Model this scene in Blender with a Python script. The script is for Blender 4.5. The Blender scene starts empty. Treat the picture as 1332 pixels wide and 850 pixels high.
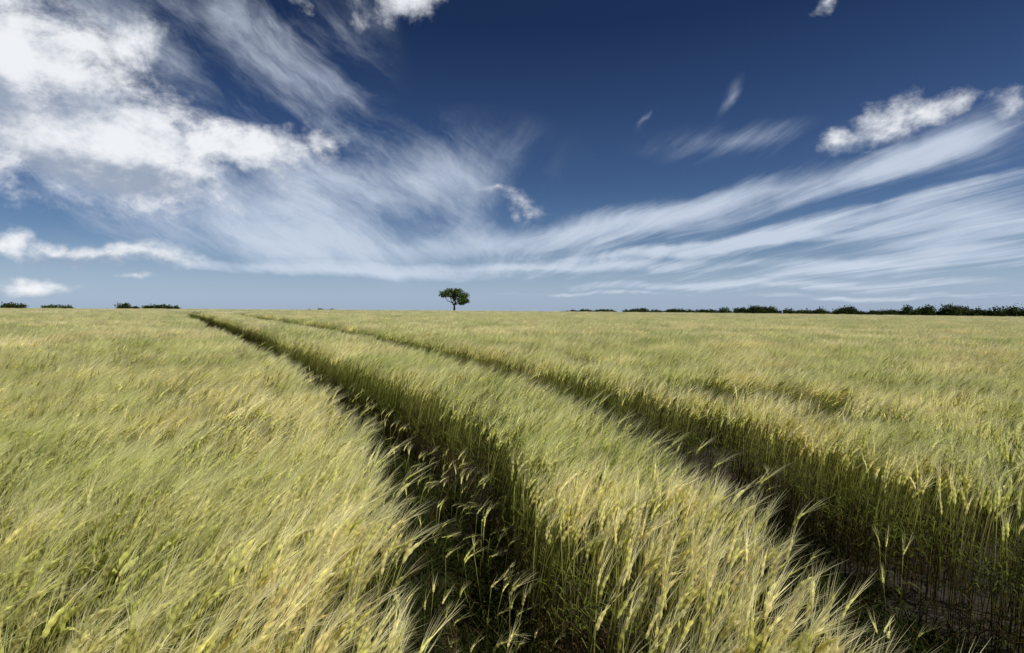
import bpy, math, random
import numpy as np
from mathutils import Vector, noise as mnoise
R = random.Random(7)
scene = bpy.context.scene
scene.view_settings.view_transform='Standard'; scene.view_settings.look='None'; scene.view_settings.exposure=0
F=740.0; V0=400.0; CAMH=1.7; CROP=0.85; TILT=0.0083

def gz(x,y):
    r=math.hypot(x,y); z=-TILT*x
    if r>112: z-=(r-112)**2*0.00004
    return z

# ---------------------------------------------------------------- camera
cd=bpy.data.cameras.new("camera"); cam=bpy.data.objects.new("camera",cd); scene.collection.objects.link(cam)
cd.sensor_width=36; cd.lens=36*F/1332; cd.clip_end=8000; cd.clip_start=0.05
cam.location=(0,0,CAMH); cam.rotation_euler=(math.radians(90)-math.atan(25/F),0,0)
scene.camera=cam

# ---------------------------------------------------------------- sun
SAZ=math.radians(113); SEL=math.radians(53)
S=Vector((math.sin(SAZ)*math.cos(SEL),math.cos(SAZ)*math.cos(SEL),math.sin(SEL)))
ld=bpy.data.lights.new("sun",'SUN'); ld.energy=5.0; ld.angle=math.radians(0.5); ld.color=(1,0.97,0.90)
lo=bpy.data.objects.new("sun",ld); scene.collection.objects.link(lo); lo.rotation_euler=S.to_track_quat('Z','Y').to_euler()

# ---------------------------------------------------------------- node expression helper
class E:
    nt=None
    def __init__(s,v): s.v=v
    @staticmethod
    def m(op,*a,clamp=False):
        n=E.nt.nodes.new('ShaderNodeMath'); n.operation=op; n.use_clamp=clamp
        for i,x in enumerate(a):
            x=x.v if isinstance(x,E) else x
            if isinstance(x,(int,float)): n.inputs[i].default_value=x
            else: E.nt.links.new(x,n.inputs[i])
        return E(n.outputs[0])
    def __add__(s,o): return E.m('ADD',s,o)
    def __radd__(s,o): return E.m('ADD',s,o)
    def __sub__(s,o): return E.m('SUBTRACT',s,o)
    def __rsub__(s,o): return E.m('SUBTRACT',o,s)
    def __mul__(s,o): return E.m('MULTIPLY',s,o)
    def __rmul__(s,o): return E.m('MULTIPLY',s,o)
    def __truediv__(s,o): return E.m('DIVIDE',s,o)
def vec(x,y,z=0.0):
    n=E.nt.nodes.new('ShaderNodeCombineXYZ')
    for i,a in enumerate((x,y,z)):
        if isinstance(a,E): E.nt.links.new(a.v,n.inputs[i])
        else: n.inputs[i].default_value=a
    return n.outputs[0]
def sep(v):
    n=E.nt.nodes.new('ShaderNodeSeparateXYZ'); E.nt.links.new(v,n.inputs[0]); return [E(o) for o in n.outputs]
def noise(v,scale,detail=4,rough=0.55,dist=0.0):
    n=E.nt.nodes.new('ShaderNodeTexNoise'); n.inputs['Scale'].default_value=scale; n.inputs['Detail'].default_value=detail
    n.inputs['Roughness'].default_value=rough; n.inputs['Distortion'].default_value=dist
    E.nt.links.new(v,n.inputs['Vector']); return E(n.outputs['Fac'])
def ss(x,a,b,lo=0.0,hi=1.0):
    n=E.nt.nodes.new('ShaderNodeMapRange'); n.interpolation_type='SMOOTHSTEP'
    E.nt.links.new(x.v,n.inputs[0]); n.inputs[1].default_value=a; n.inputs[2].default_value=b; n.inputs[3].default_value=lo; n.inputs[4].default_value=hi
    return E(n.outputs[0])
def mixc(f,a,b,blend='MIX'):
    n=E.nt.nodes.new('ShaderNodeMix'); n.data_type='RGBA'; n.blend_type=blend; n.clamp_factor=True
    for s,x in ((n.inputs[0],f),(n.inputs[6],a),(n.inputs[7],b)):
        if isinstance(x,E): E.nt.links.new(x.v,s)
        elif isinstance(x,(int,float)): s.default_value=x
        elif isinstance(x,tuple): s.default_value=(*x,1)
        else: E.nt.links.new(x,s)
    return n.outputs[2]

# ---------------------------------------------------------------- world sky
w=bpy.data.worlds.new("sky"); scene.world=w; w.use_nodes=True; nt=w.node_tree; E.nt=nt
w.cycles.sampling_method='NONE'
bg=nt.nodes['Background']; STR=0.1; bg.inputs[1].default_value=STR
sk=nt.nodes.new('ShaderNodeTexSky'); sk.sky_type='NISHITA'; sk.sun_disc=False; sk.sun_elevation=SEL; sk.sun_rotation=SAZ
sk.air_density=1.0; sk.dust_density=0.6; sk.ozone_density=2.0
tc=nt.nodes.new('ShaderNodeTexCoord'); D=tc.outputs['Generated']
x,y,z=sep(D)
az=E.m('ARCTAN2',x,y); el=E.m('ARCSINE',z)
ramp=nt.nodes.new('ShaderNodeValToRGB'); cr=ramp.color_ramp
nt.links.new(el.v,ramp.inputs[0])
cr.elements[0].position=0.0; cr.elements[0].color=(0.56,0.66,0.84,1)
cr.elements[1].position=1.0; cr.elements[1].color=(0.11,0.16,0.27,1)
for p,c in ((0.06,(0.45,0.54,0.73)),(0.2,(0.25,0.34,0.50)),(0.45,(0.095,0.15,0.26))):
    e=cr.elements.new(p); e.color=(*c,1)
skyc=mixc(1.0,sk.outputs[0],ramp.outputs[0],'MULTIPLY')
def pxa(u,v):
    return math.atan((u-666)/F), math.atan((V0-v)/math.hypot(F,u-666))
wn1=noise(vec(az,el,3.1),6,4,0.6); wn2=noise(vec(az,el,9.7),6,4,0.6)
WV=vec(az+(wn1-0.5)*0.14,el+(wn2-0.5)*0.10)
SV=vec(az+(wn1-0.5)*0.08,el+(wn2-0.5)*0.04)
def dist(u,v,ru,rv,ang,V):
    a0,e0=pxa(u,v); t=(u-666)/F
    n=nt.nodes.new('ShaderNodeMapping'); n.vector_type='TEXTURE'
    n.inputs['Location'].default_value=(a0,e0,0); n.inputs['Rotation'].default_value=(0,0,math.radians(ang))
    n.inputs['Scale'].default_value=(ru/(F*(1+t*t)),rv/(F*math.sqrt(1+t*t)),1)
    nt.links.new(V,n.inputs['Vector'])
    l=nt.nodes.new('ShaderNodeVectorMath'); l.operation='LENGTH'; nt.links.new(n.outputs[0],l.inputs[0])
    return E(l.outputs['Value'])
def union(l,V):
    r=None
    for c in l:
        d=dist(*c[:5],V)
        if len(c)>5: d=d+c[5]
        r=d if r is None else E.m('MINIMUM',r,d)
    return 1.0-r
cum=[(40,110,175,105,-25,-0.5),(145,150,155,72,-18,-0.35),(110,200,215,46,-5,-0.35),(290,184,145,28,-3,-0.2),(178,75,46,50,-30,-0.1),
     (415,188,36,28,-40,0.05),(355,216,34,16,-10,0.15),
     (548,-2,80,34,15,0.0),(395,-4,55,34,-30,0.35),
     (1095,180,62,22,8,0.05),(1165,150,80,32,20,-0.05),(1215,142,60,28,0,0.0),(1312,142,50,34,25,0.1),
     (672,262,60,22,-15,0.1),(640,250,70,14,-5,0.2),
     (120,338,190,22,-2,0.1),(20,322,60,20,0,0.1),(45,374,85,14,0,0.15),(170,378,60,9,0,0.3),(1075,-2,34,12,0,0.2)]
cm=union(cum,WV)
fb=noise(vec(az,el*1.3,0.4),9,9,0.66,0.15)
cden=cm+(fb-0.5)*2.8
cum_a=ss(cden,0.02,1.0)
bigpuff=noise(vec(az+0.02,el*1.3-0.03,0.4),9,5,0.6,0.15)
under=union([(110,218,230,40,-8),(10,150,60,70,0),(120,350,180,14,-2),(1100,192,60,14,10)],WV)
lit=ss((fb-bigpuff)*1.9+0.68-ss(under,0.0,0.8)*0.48,0.1,0.88)
ccol=mixc(lit,(0.34/STR,0.40/STR,0.51/STR),(0.90/STR,0.92/STR,0.95/STR))
# cirrus on a cloud-layer plane
zz=E.m('MAXIMUM',z,0.0)+0.07
ca=math.radians(-8); dx,dy=math.sin(ca),math.cos(ca)
px=x/zz; py=y/zz
al=px*dx+py*dy; ac=px*dy-py*dx
cw=noise(vec(al*0.30,ac*0.45,2.0),1.3,2,0.5)
ac2=ac+(cw-0.5)*0.9
fi=noise(vec(al*0.16,ac2*1.2,0),1.6,7,0.62,0.05)
# soft veils left of centre, drawn out down to the right
q1=az*0.86-el*0.5; q2=az*0.5+el*0.86
vl=noise(vec(q1*1.6+(wn1-0.5)*0.12,q2*4.6+(wn2-0.5)*0.25,1.7),2.3,9,0.64,0.25)
lm=ss(az,-0.22,0.10)
fib=fi*lm+vl*(1.0-lm)
st=[(760,296,260,26,7,0.95),(1010,252,300,34,11,1.15),(1190,208,120,28,10,0.9),(1010,312,220,18,8,1.1),(1270,280,230,44,6,1.05),(1150,342,330,20,4,1.0),
    (560,235,220,90,10,0.75),(420,270,230,110,-20,0.65),(560,325,260,40,2,0.6),(170,250,330,60,-4,0.7),(430,120,110,150,-30,0.4),
    (330,70,190,110,-25,0.4),(300,320,260,40,0,0.55),(700,350,420,9,0,1.0),(1000,372,420,8,0,1.0),(950,185,170,28,0,0.6),(1000,330,600,60,0,0.4),
    (948,130,36,9,55,0.6),(842,160,26,8,55,0.7),(1260,180,140,60,10,0.55),(150,30,260,60,-15,0.3),(880,328,230,10,4,1.0),(1180,262,260,14,9,0.7),(480,356,330,8,-1,0.9),
    (1150,386,260,5,0,0.9),(760,384,160,4,0,0.8)]
acc=None
for c in st:
    t=E.m('MULTIPLY_ADD',dist(*c[:5],SV),-c[5],c[5]); t=E.m('MAXIMUM',t,0.0)
    acc=t if acc is None else acc+t
cir=E.m('MINIMUM',acc,1.25); g0=ss(cir,0.0,0.3)
cirden=cir*1.15+(fib-0.5)*3.4*g0
cir_a=ss(cirden,0.0,1.6)*0.86
hz=ss(el,0.0,0.12,0.55,0.0)
c2=mixc(hz,skyc,(0.44/STR,0.57/STR,0.79/STR))
c1=mixc(cir_a,c2,(0.62/STR,0.70/STR,0.82/STR))
c3=mixc(cum_a*0.95,c1,ccol)
nt.links.new(c3,bg.inputs[0])

# ---------------------------------------------------------------- materials
def newmat(name):
    m=bpy.data.materials.new(name); m.use_nodes=True; E.nt=m.node_tree
    return m,m.node_tree,m.node_tree.nodes['Principled BSDF'],m.node_tree.nodes['Material Output']
def leafmat(name,trans=0.35,field=True,rough=0.5):
    m,n,b,o=newmat(name)
    at=n.nodes.new('ShaderNodeAttribute'); at.attribute_name='Col'
    col=at.outputs['Color']
    n.nodes.remove(b)
    if field:
        geo=n.nodes.new('ShaderNodeNewGeometry'); oi=n.nodes.new('ShaderNodeObjectInfo')
        n1=noise(geo.outputs['Position'],0.55,2,0.65)
        f=ss(n1,0.36,0.64)
        col=mixc(1.0,col,mixc(f,(0.87,0.91,0.70),(1.12,1.07,1.04)),'MULTIPLY')
        col=mixc(1.0,col,mixc(E(oi.outputs['Random']),(0.93,0.95,0.88),(1.08,1.05,1.08)),'MULTIPLY')
    d=n.nodes.new('ShaderNodeBsdfDiffuse'); n.links.new(col,d.inputs[0])
    t=n.nodes.new('ShaderNodeBsdfTranslucent'); n.links.new(col,t.inputs[0])
    mx=n.nodes.new('ShaderNodeMixShader'); mx.inputs[0].default_value=trans
    n.links.new(d.outputs[0],mx.inputs[1]); n.links.new(t.outputs[0],mx.inputs[2])
    n.links.new(mx.outputs[0],o.inputs[0])
    return m
M_BAR=leafmat("barley",0.42); M_LEAF=leafmat("foliage",0.2,False,0.6)
M_SOIL,n,b,o=newmat("soil")
geo=n.nodes.new('ShaderNodeNewGeometry'); P=geo.outputs['Position']
a1=noise(P,2.5,6,0.65); a2=noise(P,22,5,0.7); a3=noise(P,0.05,4,0.6)
c=mixc(ss(a1*0.5+a2*0.5,0.35,0.65),(0.016,0.012,0.008),(0.045,0.033,0.020))
gx,gy,gzz=sep(P); rr=E.m('SQRT',gx*gx+gy*gy)
c=mixc(ss(rr,108,120),c,mixc(a3,(0.10,0.13,0.04),(0.22,0.24,0.09)))
n.links.new(c,b.inputs['Base Color']); b.inputs['Roughness'].default_value=0.95
bp=n.nodes.new('ShaderNodeBump'); bp.inputs['Strength'].default_value=0.9; bp.inputs['Distance'].default_value=0.05
n.links.new((a2+a1).v,bp.inputs['Height']); n.links.new(bp.outputs[0],b.inputs['Normal'])
M_BARK,n,b,o=newmat("bark")
geo=n.nodes.new('ShaderNodeNewGeometry'); a=noise(geo.outputs['Position'],3,6,0.7)
n.links.new(mixc(a,(0.04,0.03,0.02),(0.13,0.10,0.075)),b.inputs['Base Color']); b.inputs['Roughness'].default_value=0.9

# ---------------------------------------------------------------- ground
vs=[(0,0,gz(0,0))]; fs=[]; radii=[0.5*1.13**i for i in range(72)]; radii=[r for r in radii if r<3600]; NS=128
for r in radii:
    for k in range(NS):
        a=2*math.pi*k/NS; X=r*math.cos(a); Y=r*math.sin(a); vs.append((X,Y,gz(X,Y)))
for k in range(NS): fs.append((0,1+k,1+(k+1)%NS))
for i in range(len(radii)-1):
    for k in range(NS):
        p=1+i*NS+k; q=1+i*NS+(k+1)%NS; fs.append((p,p+NS,q+NS,q))
me=bpy.data.meshes.new("ground"); me.from_pydata(vs,[],fs); me.materials.append(M_SOIL)
for p in me.polygons: p.use_smooth=True
g=bpy.data.objects.new("ground",me); scene.collection.objects.link(g)

# ---------------------------------------------------------------- mesh builder
class MB:
    def __init__(s): s.v=[];s.f=[];s.c=[]
    def ribbon(s,pts,ws,side,c0,c1):
        n=len(pts); b=len(s.v)
        for i,(p,wd) in enumerate(zip(pts,ws)):
            t=i/(n-1); col=tuple(c0[k]*(1-t)+c1[k]*t for k in range(3))
            q=side*(wd*0.5)
            s.v.append(tuple(p-q)); s.v.append(tuple(p+q)); s.c+= [col,col]
        for i in range(n-1): s.f.append((b+2*i,b+2*i+1,b+2*i+3,b+2*i+2))
    def tube(s,pts,rs,sides,fl,n1,n2,c0,c1):
        b=len(s.v); n=len(pts)
        for i,(p,r) in enumerate(zip(pts,rs)):
            t=i/(n-1); col=tuple(c0[k]*(1-t)+c1[k]*t for k in range(3))
            if sides==4 and i%2==0: col=tuple(q*0.75 for q in col)
            for k in range(sides):
                a=2*math.pi*k/sides
                s.v.append(tuple(p+n1*(math.cos(a)*r)+n2*(math.sin(a)*r*fl))); s.c.append(col)
        for i in range(n-1):
            for k in range(sides):
                p=b+i*sides+k; q=b+i*sides+(k+1)%sides; s.f.append((p,q,q+sides,p+sides))
    def obj(s,name,mat,link=None,smooth=False):
        me=bpy.data.meshes.new(name); me.from_pydata(s.v,[],s.f)
        at=me.color_attributes.new('Col','FLOAT_COLOR','POINT')
        arr=np.ones((len(s.v),4),np.float32); arr[:,:3]=np.array(s.c,np.float32); at.data.foreach_set('color',arr.ravel())
        me.materials.append(mat)
        if smooth: me.polygons.foreach_set('use_smooth',[True]*len(me.polygons))
        o=bpy.data.objects.new(name,me)
        if link: link.objects.link(o)
        return o
def jc(c,j): return tuple(min(0.95,max(0,k*j)) for k in c)
UP=Vector((0,0,1))
def barley(M,bx,by,h,lod,r,ear=True,leafy=0.8):
    wk=(1.0,2.0,4.0)[lod]
    th=r.gauss(0.15,0.42); L=Vector((math.cos(th),math.sin(th),0)); sd=Vector((-L.y,L.x,0))
    bnd=max(0.02,r.gauss(0.17,0.07)); j=r.uniform(0.84,1.18); base=Vector((bx,by,0))
    yel=r.random()
    def P(t): return base+L*(bnd*h*t**2.4)+UP*(h*(t-0.06*bnd*t*t))
    n=(4,3,3)[lod]; ts=[i/n for i in range(n+1)]
    a=r.uniform(0,math.pi); rs=Vector((math.cos(a),math.sin(a),0))
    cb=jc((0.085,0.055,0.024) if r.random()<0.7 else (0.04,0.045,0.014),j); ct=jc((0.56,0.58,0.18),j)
    cm_=tuple(cb[k]*0.5+ct[k]*0.10 for k in range(3))  # lower stem dark: dry brown plus painted-in shade that deepens the gap walls
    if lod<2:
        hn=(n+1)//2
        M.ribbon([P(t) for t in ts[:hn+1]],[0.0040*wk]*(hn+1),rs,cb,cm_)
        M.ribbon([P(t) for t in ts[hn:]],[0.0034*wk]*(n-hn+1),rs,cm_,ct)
    nl=(3,1,1)[lod]
    for k in range(nl):
        if r.random()>leafy: continue
        t=r.uniform(0.15,0.68); la=r.gauss(0.2,1.3); ld=Vector((math.cos(la),math.sin(la),0)); l=r.uniform(0.12,0.22)
        p0=P(t); pts=[];m=(3,3,2)[lod]
        for i in range(m+1):
            q=i/m; pts.append(p0+ld*(l*(0.65*q))+UP*(l*(0.75*q-1.1*q*q)))
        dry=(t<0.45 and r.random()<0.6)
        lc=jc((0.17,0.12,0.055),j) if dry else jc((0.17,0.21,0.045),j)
        lc=jc(lc,0.25+0.9*t)  # leaves darken towards the ground; shade inside the crop put into their colour
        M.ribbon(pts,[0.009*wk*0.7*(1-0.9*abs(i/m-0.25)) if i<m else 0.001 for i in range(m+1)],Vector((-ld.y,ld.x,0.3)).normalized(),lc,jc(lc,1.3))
    if not ear: return
    tip=P(1.0); e0=r.gauss(1.22,0.16); nod=r.uniform(0.2,0.95); EL=r.uniform(0.075,0.105)
    ne=(6,3,2)[lod]; pts=[tip]; tans=[]
    for i in range(ne):
        e=e0-nod*i/ne; d=L*math.cos(e)+UP*math.sin(e); tans.append(d); pts.append(pts[-1]+d*(EL/ne))
    tans.append(tans[-1])
    e=e0-nod*0.5; nn=(L*(-math.sin(e))+UP*math.cos(e))
    tw=r.uniform(0,math.pi); n1=sd*math.cos(tw)+nn*math.sin(tw); n2=nn*math.cos(tw)-sd*math.sin(tw)
    ec=((0.82,0.85,0.28),(0.86,0.86,0.34),(0.90,0.86,0.43))[lod] if yel<0.45 else ((0.93,0.88,0.41),(0.93,0.88,0.46),(0.94,0.88,0.53))[lod]
    ec=jc(ec,j); ec2=jc(ec,1.03)
    if lod==0:
        rs_=[0.0064*(0.45+0.75*math.sin(math.pi*min(1,(i+0.6)/(ne+0.6)))**0.6)*(1.2 if i%2 else 0.82) for i in range(ne+1)]
        M.tube(pts,rs_,4,0.6,n1,n2,ec,ec2)
    else:
        M.ribbon(pts,[0.011*wk*0.8]*ne+[0.004*wk],n1,ec,ec2)
        if lod==1: M.ribbon(pts,[0.009*wk*0.8]*ne+[0.004*wk],n2,ec,ec2)
    na=(12,6,3)[lod]; ac=jc(((0.99,0.94,0.57),(0.99,0.94,0.61),(0.99,0.94,0.66))[lod],r.uniform(0.94,1.0)); aw=(0.0015,0.004,0.011)[lod]
    for i in range(na):
        k=min(ne,int(i/na*(ne+1))); p=pts[k]; d=tans[k]
        sgn=1 if i%2 else -1
        d2=(d+n1*(sgn*r.uniform(0.05,0.22))+n2*r.uniform(-0.13,0.13)).normalized()
        al=r.uniform(0.12,0.17)
        mid=p+d2*(al*0.5); end=mid+(d2+L*0.10-UP*0.05).normalized()*(al*0.5)
        s2=d2.cross(Vector((r.uniform(-1,1),r.uniform(-1,1),r.uniform(-1,1)))).normalized()*(aw*0.5)
        b0=len(M.v); M.v+=[tuple(p-s2),tuple(p+s2),tuple(mid+s2*0.8),tuple(mid-s2*0.8),tuple(end)]
        M.c+=[ec2,ec2,ac,ac,ac]; M.f+=[(b0,b0+1,b0+2,b0+3),(b0+3,b0+2,b0+4)]

src=bpy.data.collections.new("barley_sources")
def patch(name,rad,cnt,lod,r,**k):
    M=MB()
    for i in range(cnt):
        a=r.uniform(0,2*math.pi); q=rad*math.sqrt(r.random())
        barley(M,q*math.cos(a),q*math.sin(a),r.gauss(0.745,0.045),lod,r,**k)
    return M.obj(name,M_BAR,src)
def tuft(r):
    M=MB()
    for i in range(26):
        a=r.uniform(0,2*math.pi); q=0.13*math.sqrt(r.random()); b0=Vector((q*math.cos(a),q*math.sin(a),0))
        la=r.uniform(0,2*math.pi); ld=Vector((math.cos(la),math.sin(la),0)); l=r.uniform(0.12,0.34)
        pts=[b0+ld*(l*0.55*t*t)+UP*(l*(t-0.35*t*t)) for t in (0,0.35,0.7,1.0)]
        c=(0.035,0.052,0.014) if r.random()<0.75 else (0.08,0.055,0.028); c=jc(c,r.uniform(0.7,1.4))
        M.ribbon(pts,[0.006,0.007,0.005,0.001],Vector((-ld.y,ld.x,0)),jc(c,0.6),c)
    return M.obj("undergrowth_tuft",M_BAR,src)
L0=[patch("clump_near",0.10,8,0,random.Random(i)) for i in range(10)]
LB=[patch("clump_broad",0.36,92,0,random.Random(30+i)) for i in range(8)]
L1=[patch("clump_mid",0.42,115,1,random.Random(50+i)) for i in range(6)]
L2=[patch("clump_far",0.95,260,2,random.Random(80+i)) for i in range(5)]
LW=[patch("clump_sparse",0.09,2,0,random.Random(120+i),leafy=1.0) for i in range(5)]
LG=[tuft(random.Random(140+i)) for i in range(5)]

# ---------------------------------------------------------------- tramlines
HP=CAMH-CROP
def pw(u,v):
    vf=v-TILT*(u-666); return (HP*(u-666)/(vf-V0), HP*F/(vf-V0))
def line(l,near):
    p=[pw(*q) for q in l]; p=[near]+p; p.sort(key=lambda t:t[1]); 
    return np.array([t[1] for t in p]),np.array([t[0] for t in p])
g1l=line([(505,850),(497,700),(490,620),(472,550),(400,497),(330,455),(270,425),(242,411),(232,406)],(-0.1,-4))
g1r=line([(850,850),(725,700),(665,620),(635,565),(590,525),(500,490),(400,454),(310,422),(264,410),(248,406)],(0.9,-4))
g2l=line([(1235,850),(1110,740),(1010,650),(910,590),(760,517),(610,472),(470,438),(380,422),(320,412),(296,408.5)],(1.0,-4))
g2r=line([(1332,680),(1200,625),(1100,590),(1000,555),(900,525),(750,487),(620,458),(500,434),(400,419),(330,411),(308,408)],(2.1,-4))
def gapd(x,y,extra):
    # horizontal distance outside of the wheel tracks (negative inside); crop on the left leans over the gap
    d=9
    for l,r,q,e in ((g1l,g1r,1.0,0.02),(g2l,g2r,1.6,-0.04)):
        a=np.interp(y,*l)-extra*q; b=np.interp(y,*r)-e; d=min(d,max(a-x,x-b))
    return d
def wind(x,y):
    return mnoise.noise((x*0.35,y*0.22,1.3))+0.5*mnoise.noise((x*1.1,y*0.8,7.3))
pts={}
def add(kind,x,y,sc,rx,ry,rz,sh): pts.setdefault(kind,[]).append((x,y,gz(x,y)-0.01,rx,ry,rz,sh,sh,sc))
def scatter(kinds,r0,r1,dens,half,inset,rnd,soft=0.035,dmax=99,extra=0.11):
    area=half*(r1*r1-r0*r0); N=int(area*dens)
    for i in range(N):
        r=math.sqrt(rnd.uniform(r0*r0,r1*r1)); a=rnd.uniform(-half,half)
        x=r*math.sin(a); y=r*math.cos(a)
        d=gapd(x,y,extra)
        if d<inset+rnd.uniform(-soft,soft) or d>dmax: continue
        wv=wind(x,y)
        s=1+0.06*wv+rnd.uniform(-0.03,0.03)
        if d<0.25: s*=0.95+0.2*d
        add(rnd.choice(kinds),x,y,s,rnd.gauss(0,0.04),0.03+0.13*wv+rnd.gauss(0,0.035),rnd.gauss(0.0,0.3),rnd.uniform(0.95,1.1))
rd=random.Random(11)
scatter([("a",i) for i in range(10)],0.75,20,58,1.0,0.05,rd,dmax=0.45)
scatter([("d",i) for i in range(8)],0.9,15,4.2,1.0,0.42,rd,0.02)
scatter([("b",i) for i in range(6)],14.8,20.2,3.6,0.9,0.45,rd,0.05)
scatter([("b",i) for i in range(6)],19.8,62,3.6,0.86,0.34,rd,0.1)
scatter([("c",i) for i in range(5)],60,112,1.25,0.84,0.5,rd,0.15)
# undergrowth and a few volunteers inside the wheel tracks
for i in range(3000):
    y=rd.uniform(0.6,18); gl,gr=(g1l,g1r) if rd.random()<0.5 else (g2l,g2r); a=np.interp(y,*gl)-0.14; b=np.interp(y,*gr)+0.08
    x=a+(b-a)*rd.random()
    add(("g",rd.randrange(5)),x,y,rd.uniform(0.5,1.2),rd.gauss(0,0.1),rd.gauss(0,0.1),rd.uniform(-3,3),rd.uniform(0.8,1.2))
for i in range(520):
    y=rd.uniform(0.9,12); gl,gr=(g1l,g1r) if rd.random()<0.8 else (g2l,g2r); a=np.interp(y,*gl)-0.08; b=np.interp(y,*gr)
    t=rd.random()
    if 0.2<t<0.8 and rd.random()<0.6: continue
    x=a+(b-a)*t
    add(("w",rd.randrange(5)),x,y,rd.uniform(0.3,0.65),rd.gauss(0,0.1),rd.gauss(0,0.1),rd.uniform(-1,1),rd.uniform(0.6,0.9))
field=bpy.data.objects.new("barley_field",None); scene.collection.objects.link(field)
SRC={'a':L0,'b':L1,'c':L2,'w':LW,'d':LB,'g':LG}
for (k,i),l in pts.items():
    A=np.array(l,np.float32)
    me=bpy.data.meshes.new("barley_stand"); me.vertices.add(len(A)); me.vertices.foreach_set('co',A[:,:3].ravel())
    for nm,s in (('rot',3),('scl',6)):
        at=me.attributes.new(nm,'FLOAT_VECTOR','POINT'); at.data.foreach_set('vector',np.ascontiguousarray(A[:,s:s+3]).ravel())
    me.update()
    o=bpy.data.objects.new("barley_stand",me); scene.collection.objects.link(o); o.parent=field
    gt=bpy.data.node_groups.new("scatter",'GeometryNodeTree')
    gt.interface.new_socket(name="Geometry",in_out='INPUT',socket_type='NodeSocketGeometry'); gt.interface.new_socket(name="Geometry",in_out='OUTPUT',socket_type='NodeSocketGeometry')
    gi=gt.nodes.new('NodeGroupInput'); go=gt.nodes.new('NodeGroupOutput'); ip=gt.nodes.new('GeometryNodeInstanceOnPoints')
    ob=gt.nodes.new('GeometryNodeObjectInfo'); ob.inputs['Object'].default_value=SRC[k][i]; ob.inputs['As Instance'].default_value=True
    na=gt.nodes.new('GeometryNodeInputNamedAttribute'); na.data_type='FLOAT_VECTOR'; na.inputs['Name'].default_value='rot'
    nb=gt.nodes.new('GeometryNodeInputNamedAttribute'); nb.data_type='FLOAT_VECTOR'; nb.inputs['Name'].default_value='scl'
    er=gt.nodes.new('FunctionNodeEulerToRotation')
    lk=gt.links.new
    lk(gi.outputs[0],ip.inputs['Points']); lk(ob.outputs['Geometry'],ip.inputs['Instance']); lk(na.outputs[0],er.inputs[0]); lk(er.outputs[0],ip.inputs['Rotation'])
    lk(nb.outputs[0],ip.inputs['Scale']); lk(ip.outputs[0],go.inputs[0])
    md=o.modifiers.new("scatter",'NODES'); md.node_group=gt
print("instances",{k:len(v) for k,v in pts.items() if k[1]==0})

# ---------------------------------------------------------------- foliage helpers
def leafcloud(M,c,rad,n,size,r,dark=(0.035,0.055,0.018),light=(0.10,0.14,0.04),cs=(0.18,0.4)):
    cl=[]
    for i in range(max(3,n//28)):
        d=Vector((r.gauss(0,1),r.gauss(0,1),r.gauss(0,1))).normalized()*(r.random()**0.4)
        cl.append(Vector((c[0]+d.x*rad[0],c[1]+d.y*rad[1],c[2]+d.z*rad[2])))
    m=min(rad)
    for q in cl:
        cr_=r.uniform(*cs)*m; t=r.random()
        for k in range(28):
            p=q+Vector((r.gauss(0,1),r.gauss(0,1),r.gauss(0,0.8)))*cr_
            u=Vector((r.gauss(0,1),r.gauss(0,1),r.gauss(0,1))).normalized(); v=u.cross(Vector((r.gauss(0,1),r.gauss(0,1),r.gauss(0,1)))).normalized()
            s=size*r.uniform(0.6,1.3); tt=min(1,max(0,t+r.uniform(-0.25,0.25))); col=tuple(dark[a]*(1-tt)+light[a]*tt for a in range(3))
            b=len(M.v); M.v+=[tuple(p-u*s),tuple(p+v*s*0.6),tuple(p+u*s),tuple(p-v*s*0.6)]; M.c+=[col]*4; M.f.append((b,b+1,b+2,b+3))
def limb(M,a,b,r0,r1,r,wob=0.15,n=5):
    a=Vector(a); b=Vector(b); L=(b-a).length; pts=[]; rs=[]
    for i in range(n+1):
        t=i/n; p=a.lerp(b,t); 
        if 0<i<n: p+=Vector((r.gauss(0,1),r.gauss(0,1),r.gauss(0,0.5)))*wob*L*0.3
        pts.append(p); rs.append(r0*(1-t)+r1*t)
    ax=(b-a).normalized(); n1=ax.cross(Vector((0.3,1,0.1))).normalized(); n2=ax.cross(n1)
    M.tube(pts,rs,7,1.0,n1,n2,(0.07,0.055,0.04),(0.07,0.055,0.04))
def wz(v,Y): return CAMH-(v-V0)*Y/F
# oak
TY=210; tx=(590.5-666)/F*TY; tz=gz(tx,TY)
tree=bpy.data.objects.new("oak_tree",None); tree.location=(tx,TY,tz); scene.collection.objects.link(tree)
lobes=[(-3.5,0,6.9,1.9,1.9,1.1),(-4.6,0.5,6.1,1.0,1.2,0.6),(-1.2,0.6,7.7,2.1,2.2,1.1),(1.3,-0.5,7.4,2.2,2.4,1.3),(3.6,0.3,6.1,1.9,2.2,1.3),
       (2.6,-1.2,4.6,2.2,2.0,1.1),(4.6,0.2,4.1,1.3,1.5,0.8),(-1.3,-0.8,6.2,1.4,1.7,0.7),(0.5,1.2,5.8,1.6,1.8,1.0),(2.8,0.8,3.4,1.6,1.4,0.6)]
r=random.Random(5); M=MB()
limb(M,(0.1,0,-0.2),(0.15,0,2.4),0.48,0.34,r,0.05)
for lb in lobes:
    t=r.uniform(0.1,1.0); s=(0.15+0.1*t,0,2.2+0.8*t)
    limb(M,s,(lb[0]*0.85,lb[1]*0.85,lb[2]),0.20,0.05,r,0.2)
limb(M,(0.15,0,2.4),(0.5,0.2,5.6),0.34,0.12,r,0.1)
tr=M.obj("trunk",M_BARK,scene.collection,True); tr.parent=tree
M=MB()
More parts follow.
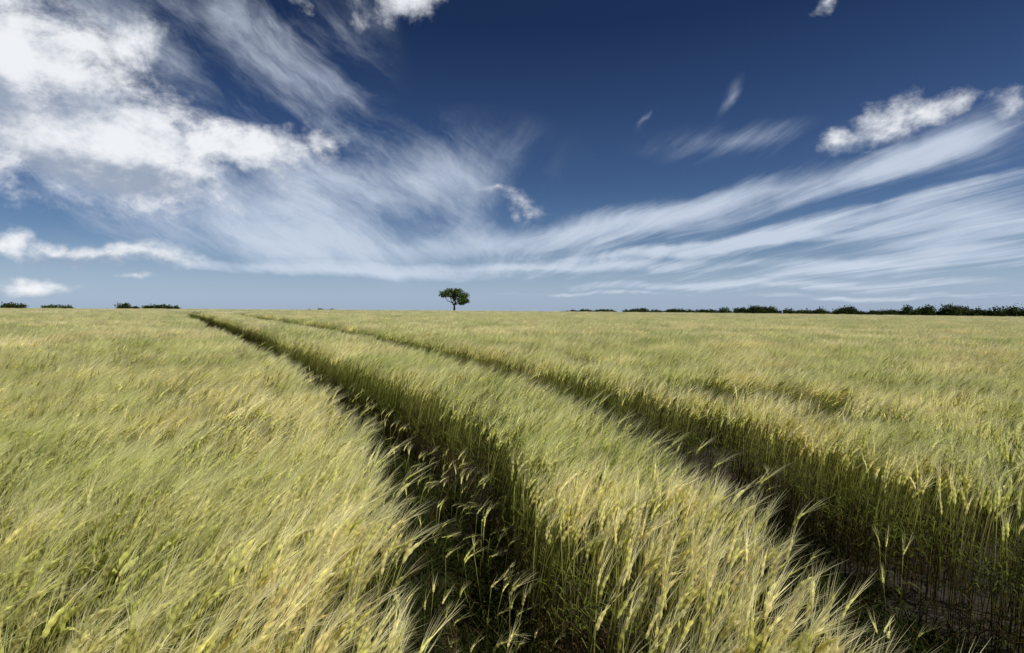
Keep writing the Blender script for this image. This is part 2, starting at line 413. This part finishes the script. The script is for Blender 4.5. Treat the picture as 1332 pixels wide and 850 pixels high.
for lb in lobes: leafcloud(M,lb[:3],lb[3:],int(400*lb[3]*lb[5]),0.21,r,(0.045,0.07,0.02),(0.13,0.18,0.045))
cr_=M.obj("crown",M_LEAF,scene.collection); cr_.parent=tree
# hedges and bushes
def bushes(name,lst,r,Yf):
    M=MB()
    for (u,hw,vt) in lst:
        Y=Yf(u); X=(u-666)/F*Y; zb=gz(X,Y); zt=wz(vt-0.8,Y); H=max(0.8,zt-zb); W=hw/F*Y
        for k in range(max(1,int(W/0.8))):
            ox=r.uniform(-W,W)*0.8 if W>1 else 0; hh=H*(1-0.35*(abs(ox)/max(W,0.1))**2)*r.uniform(0.85,1.0)
            leafcloud(M,(X+ox,Y+r.uniform(-0.6,0.6),zb+hh*0.5),(max(0.8,min(1.8,W*0.5)),1.0,hh*0.40),560,0.20,r,(0.025,0.038,0.015),(0.08,0.11,0.035),(0.3,0.5))
            limb(M,(X+ox,Y,zb-0.1),(X+ox+r.uniform(-0.3,0.3),Y,zb+hh*0.6),0.07,0.03,r)
    return M.obj(name,M_LEAF,scene.collection)
r=random.Random(9)
lst=[(742,8,404),(762,14,403.5),(787,13,402),(815,8,404),(832,22,401.5),(868,12,403.5),(892,30,402),(925,12,403),(950,22,399),(978,25,397.5),(1010,22,399),
     (1040,10,404),(1068,12,401),(1085,12,401),(1108,18,396.5),(1140,14,403),(1165,12,402),(1178,12,398),(1196,10,402),(1210,16,396.5),(1243,24,395),(1270,14,401),(1290,10,401),(1310,17,394),(1328,12,398),(1345,14,401),(1365,20,397),(1390,20,401)]
lst+=[(u,9,403.8+(u-1040)*0.005) for u in range(1040,1420,9)]+[(u,9,404.6) for u in range(735,1040,12) if r.random()<0.8]
bushes("hedgerow",lst,r,lambda u:175-(u-735)*0.085)
bushes("hedgerow",[(403,5,403.5),(415,7,402.5),(430,7,403),(447,6,404)],r,lambda u:190)
for q in ([(18,16,393.5)],[(75,18,396)],[(153,15,392)],[(183,15,396.5),(200,12,396)],[(214,14,396),(230,9,397.5)],[(-30,15,396)]):
    bushes("bush",q,r,lambda u:150)
